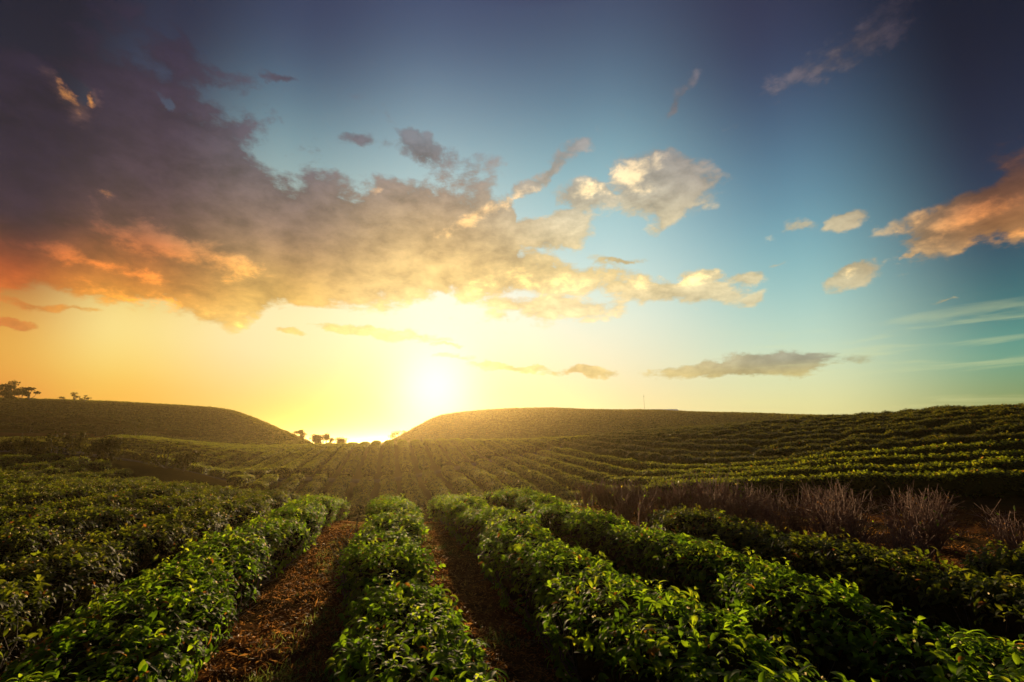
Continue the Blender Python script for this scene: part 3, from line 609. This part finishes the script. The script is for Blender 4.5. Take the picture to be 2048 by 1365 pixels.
# ---------------------------------------------------------------- trees and far small things
def tree(px,py,Y,h,w,label,seed,group,trunk_h=.4,dens=260,flat=.45,name='tree',ll=.4):
    x,y,_=at(px,py,Y); z=float(H(x,y)); rg=np.random.default_rng(seed)
    e=tag(empty(name,(x,y,z)),label,'tree' if name=='tree' else 'bush',group)
    tb=MB(); b=np.array([x,y,z-.3]); top=b+np.array([rg.normal(0,.06)*h,0,h*trunk_h+.3])
    if trunk_h>.1: tubes(tb,[b],[top],[.08*h*.5],[.05*h*.5],0,6,np.array([[.04*h,0,0]]),3)
    nb=7; cl=[]; 
    for i in range(nb):
        a=rg.uniform(0,6.28); r=w*.5*rg.uniform(.3,.85); zz=h*rg.uniform(trunk_h+.12,.92); c=np.array([x+math.cos(a)*r,y+math.sin(a)*r,z+zz])
        if i==0: c=np.array([x,y,z+h*.9])
        cl.append(c)
        tubes(tb,[top-(0,0,h*.1)],[c],[.026*h],[.010*h],0,4,rg.normal(0,.03*h,(1,3)),2)
    fo=MB(); 
    for c in cl:
        n=dens//nb; s=w*rg.uniform(.17,.30); u=unit(rg.normal(0,1,(n,3)))*(rg.random(n)**.45)[:,None]; P=c+u*np.array([s,s,s*flat])
        leaves(fo,P,unit(rg.normal(0,1,(n,3))),unit(rg.normal(0,.6,(n,3))+[0,0,1]),ll*rg.uniform(.6,1.2,n),ll*.5,1,.4,0,rg.random(n)*.8)
    s=tb.build('trunk',[M_bark],loc=(x,y,z)); s.location=(0,0,0); s.parent=e
    s=fo.build('crown',[M_bush],loc=(x,y,z)); s.location=(0,0,0); s.parent=e
G='trees on the left hilltop'
tree(22,795,128,5.6,4.6,'tallest flat topped tree in the dark clump on the left hilltop',1,G,.35,1500)
tree(-18,795,128,4.6,4.4,'dark tree cut by the left edge of the hilltop clump',2,G,.3,1300)
tree(42,797,127,2.9,3.6,'low dark tree in the middle of the left hilltop clump',3,G,.15,1300)
tree(60,798,126,4.2,3.2,'round headed tree at the right end of the left hilltop clump',4,G,.3,1200)
tree(5,797,127,2.6,4.5,'low dark thicket tree at the base of the hilltop clump',5,G,.12,1500)
G='small lone trees on the left ridge'
tree(122,803,128,2.0,2.0,'tiny bushy tree, leftmost of the three lone ones on the left ridge',6,G,.25,300,ll=.25)
tree(148,804,128,3.3,2.4,'tallest of the three small lone trees on the left ridge',7,G,.45,400,ll=.25)
tree(169,805,128,2.7,2.2,'rightmost of the three small lone trees on the left ridge',8,G,.4,380,ll=.25)
G='hazy trees in the saddle'
tree(601,870,110,2.6,3.4,'small thin tree on the slope of the left hill above the saddle',9,G,.1,1100,ll=.25)
tree(632,884,104,2.4,3.6,'dense low tree at the left end of the saddle clump',10,G,.02,1800,.9,ll=.3)
tree(652,884,104,3.2,3.0,'tallest open crowned tree in the saddle between the hills',11,G,.08,1800,.9,ll=.28)
tree(676,885,104,2.5,3.0,'flat topped tree at the right end of the saddle clump',12,G,.2,1500,.8,ll=.28)
tree(795,866,140,3.0,4.2,'small hazy tree at the left foot of the broad back hill',13,None,.3,700,ll=.3)
tree(770,880,138,1.5,2.2,'tiny bush below the small tree at the foot of the back hill',14,None,.15,140,ll=.3,name='bush')
for i,(a,b,Y,h,w,l) in enumerate([(268,872,72,2.6,4.2,'rounded dark bush behind the knoll at the foot of the left hill'),(330,950,38,1.5,3.4,'broad pale green bush beside the bend of the track'),(222,925,37,1.5,1.9,'dark rounded bush between the track and the knoll'),(160,905,43,1.6,1.6,'reddish bush at the edge of the grey track'),(365,952,38,1.2,2.4,'low bush at the right end of the track'),
    (60,862,80,1.8,3.5,'low dark bush on the brown terraces, leftmost'),(118,855,84,1.6,3,'low dark bush on the brown terraces, third from the right'),(190,868,78,1.6,2.6,'low dark bush at the lower edge of the brown terraces'),(150,842,92,1.4,3.0,'small bush high on the brown terraces')]):
    tree(a,b,Y,h,w,l,30+i,'bushes around the track and terraces',.08,520,.8,'bush',.24)
rt=np.random.default_rng(61); tn=0
for i in range(15):
    a=30+i*27+rt.uniform(-8,8) if i<9 else 20+(i-9)*40+rt.uniform(-10,10); b=rt.uniform(842,876) if i<9 else rt.uniform(925,945); Y=rt.uniform(80,98) if i<9 else rt.uniform(35,41)
    tn+=1; tree(a,b,Y,rt.uniform(1.2,2.0) if i<9 else rt.uniform(.9,1.4),rt.uniform(2.5,4.5) if i<9 else rt.uniform(1.5,2.4),('%s low scrub bush from the left on the terraced slope under the left hill'%ordinal(i+1)) if i<9 else ('%s scrub bush from the left along the near edge of the grey track'%ordinal(i-8)),200+i,'scrub bushes on the terraced slope' if i<9 else 'scrub bushes along the track',.06,500,.8,'bush',.24)
# brown terraces below the left hill
for i,(pts,wd) in enumerate([([(-80,876,76),(60,874,78),(160,872,80),(250,876,78)],5),([(-80,850,88),(60,850,90),(170,852,92),(240,862,90)],4),([(-80,830,100),(60,834,104),(150,840,104)],3)]):
    strip('terrace_bank',[at(a,b,Y)[:2] for a,b,Y in pts],wd,M_bank,.12,.3,i)
def pole(px,py,Y,h,r,label,arms):
    x,y,_=at(px,py,Y); z=float(H(x,y)); e=tag(empty('utility_pole' if arms else 'antenna_mast',(x,y,z)),label,'pole'); mb=MB()
    tubes(mb,[(0,0,-.3)],[(0,0,h)],[r],[r*.7],0,8); s=mb.build('shaft',[M_bark]); s.parent=e
    mb=MB(); tubes(mb,[(-.5 if arms else -.25,0,h*.9)],[(.5 if arms else .25,0,h*.9)],[r*.6],[r*.6],0,5); s=mb.build('crossbar',[M_bark]); s.parent=e
pole(692,893,95,2.3,.07,'thin wooden pole rising from the saddle right of the trees',True)
pole(1289,820,200,7.0,.06,'thin mast on the skyline of the back hill left of the pale roof',False)
def shed():
    x,y,_=at(1326,823,204); z=float(H(x,y))-.55; e=tag(empty('hilltop_shed',(x,y,z)),'pale blue grey metal roofed shed on the back hill skyline','shed')
    mw=plain_mat('shed_wall',[(.3,(.12,.10,.09)),(.7,(.18,.15,.13))]); mr,t=material('pale_metal_roof'); p=N(t,'ShaderNodeBsdfPrincipled'); p.inputs['Base Color'].default_value=(.55,.6,.7,1); p.inputs['Roughness'].default_value=.4; p.inputs['Metallic'].default_value=.3
    o=N(t,'ShaderNodeOutputMaterial'); L(t,p.outputs[0],o.inputs[0])
    mb=MB(); a,b,c=5.5,3,1.9; v=[(-a,-b,-1),(a,-b,-1),(a,b,-1),(-a,b,-1),(-a,-b,c-.8),(a,-b,c-.8),(a,b,c-.8),(-a,b,c-.8)]
    mb.add(v,[[0,1,5,4],[1,2,6,5],[2,3,7,6],[3,0,4,7]]); s=mb.build('wall',[mw],smooth=False); s.parent=e
    mb=MB(); z0=c-.85; a2=a+.4; b2=b+.5; T=.12; v=[(-a2,-b2,z0),(a2,-b2,z0),(a2,0,z0+.9),(-a2,0,z0+.9),(a2,b2,z0),(-a2,b2,z0)]; v=v+[(p[0],p[1],p[2]+T) for p in v]
    mb.add(v,[[6,7,8,9],[9,8,10,11],[0,3,2,1],[3,5,4,2],[0,1,7,6],[4,5,11,10],[1,2,8,7],[2,4,10,8],[0,6,9,3],[3,9,11,5]]); s=mb.build('roof',[mr],smooth=False); s.parent=e
shed()
# ---------------------------------------------------------------- haze
def haze():
    mb=MB(); X0,X1,Y0,Y1,Z0,Z1=HZ
    v=[(X0,Y0,Z0),(X1,Y0,Z0),(X1,Y1,Z0),(X0,Y1,Z0),(X0,Y0,Z1),(X1,Y0,Z1),(X1,Y1,Z1),(X0,Y1,Z1)]
    mb.add(v,[[0,3,2,1],[4,5,6,7],[0,1,5,4],[1,2,6,5],[2,3,7,6],[3,0,4,7]])
    m,t=material('haze_air'); p=N(t,'ShaderNodeVolumePrincipled'); p.inputs['Color'].default_value=(1,.78,.38,1); p.inputs['Density'].default_value=HAZE_D; p.inputs['Anisotropy'].default_value=HAZE_G
    o=N(t,'ShaderNodeOutputMaterial'); L(t,p.outputs[0],o.inputs['Volume'])
    o=mb.build('haze',[m],smooth=False); tag(o,'thin golden evening haze over the whole valley','haze',kind='stuff')
HZ=(-9100,9100,-9100,9100,-60,25); HAZE_D=.00042; HAZE_G=.77
haze()
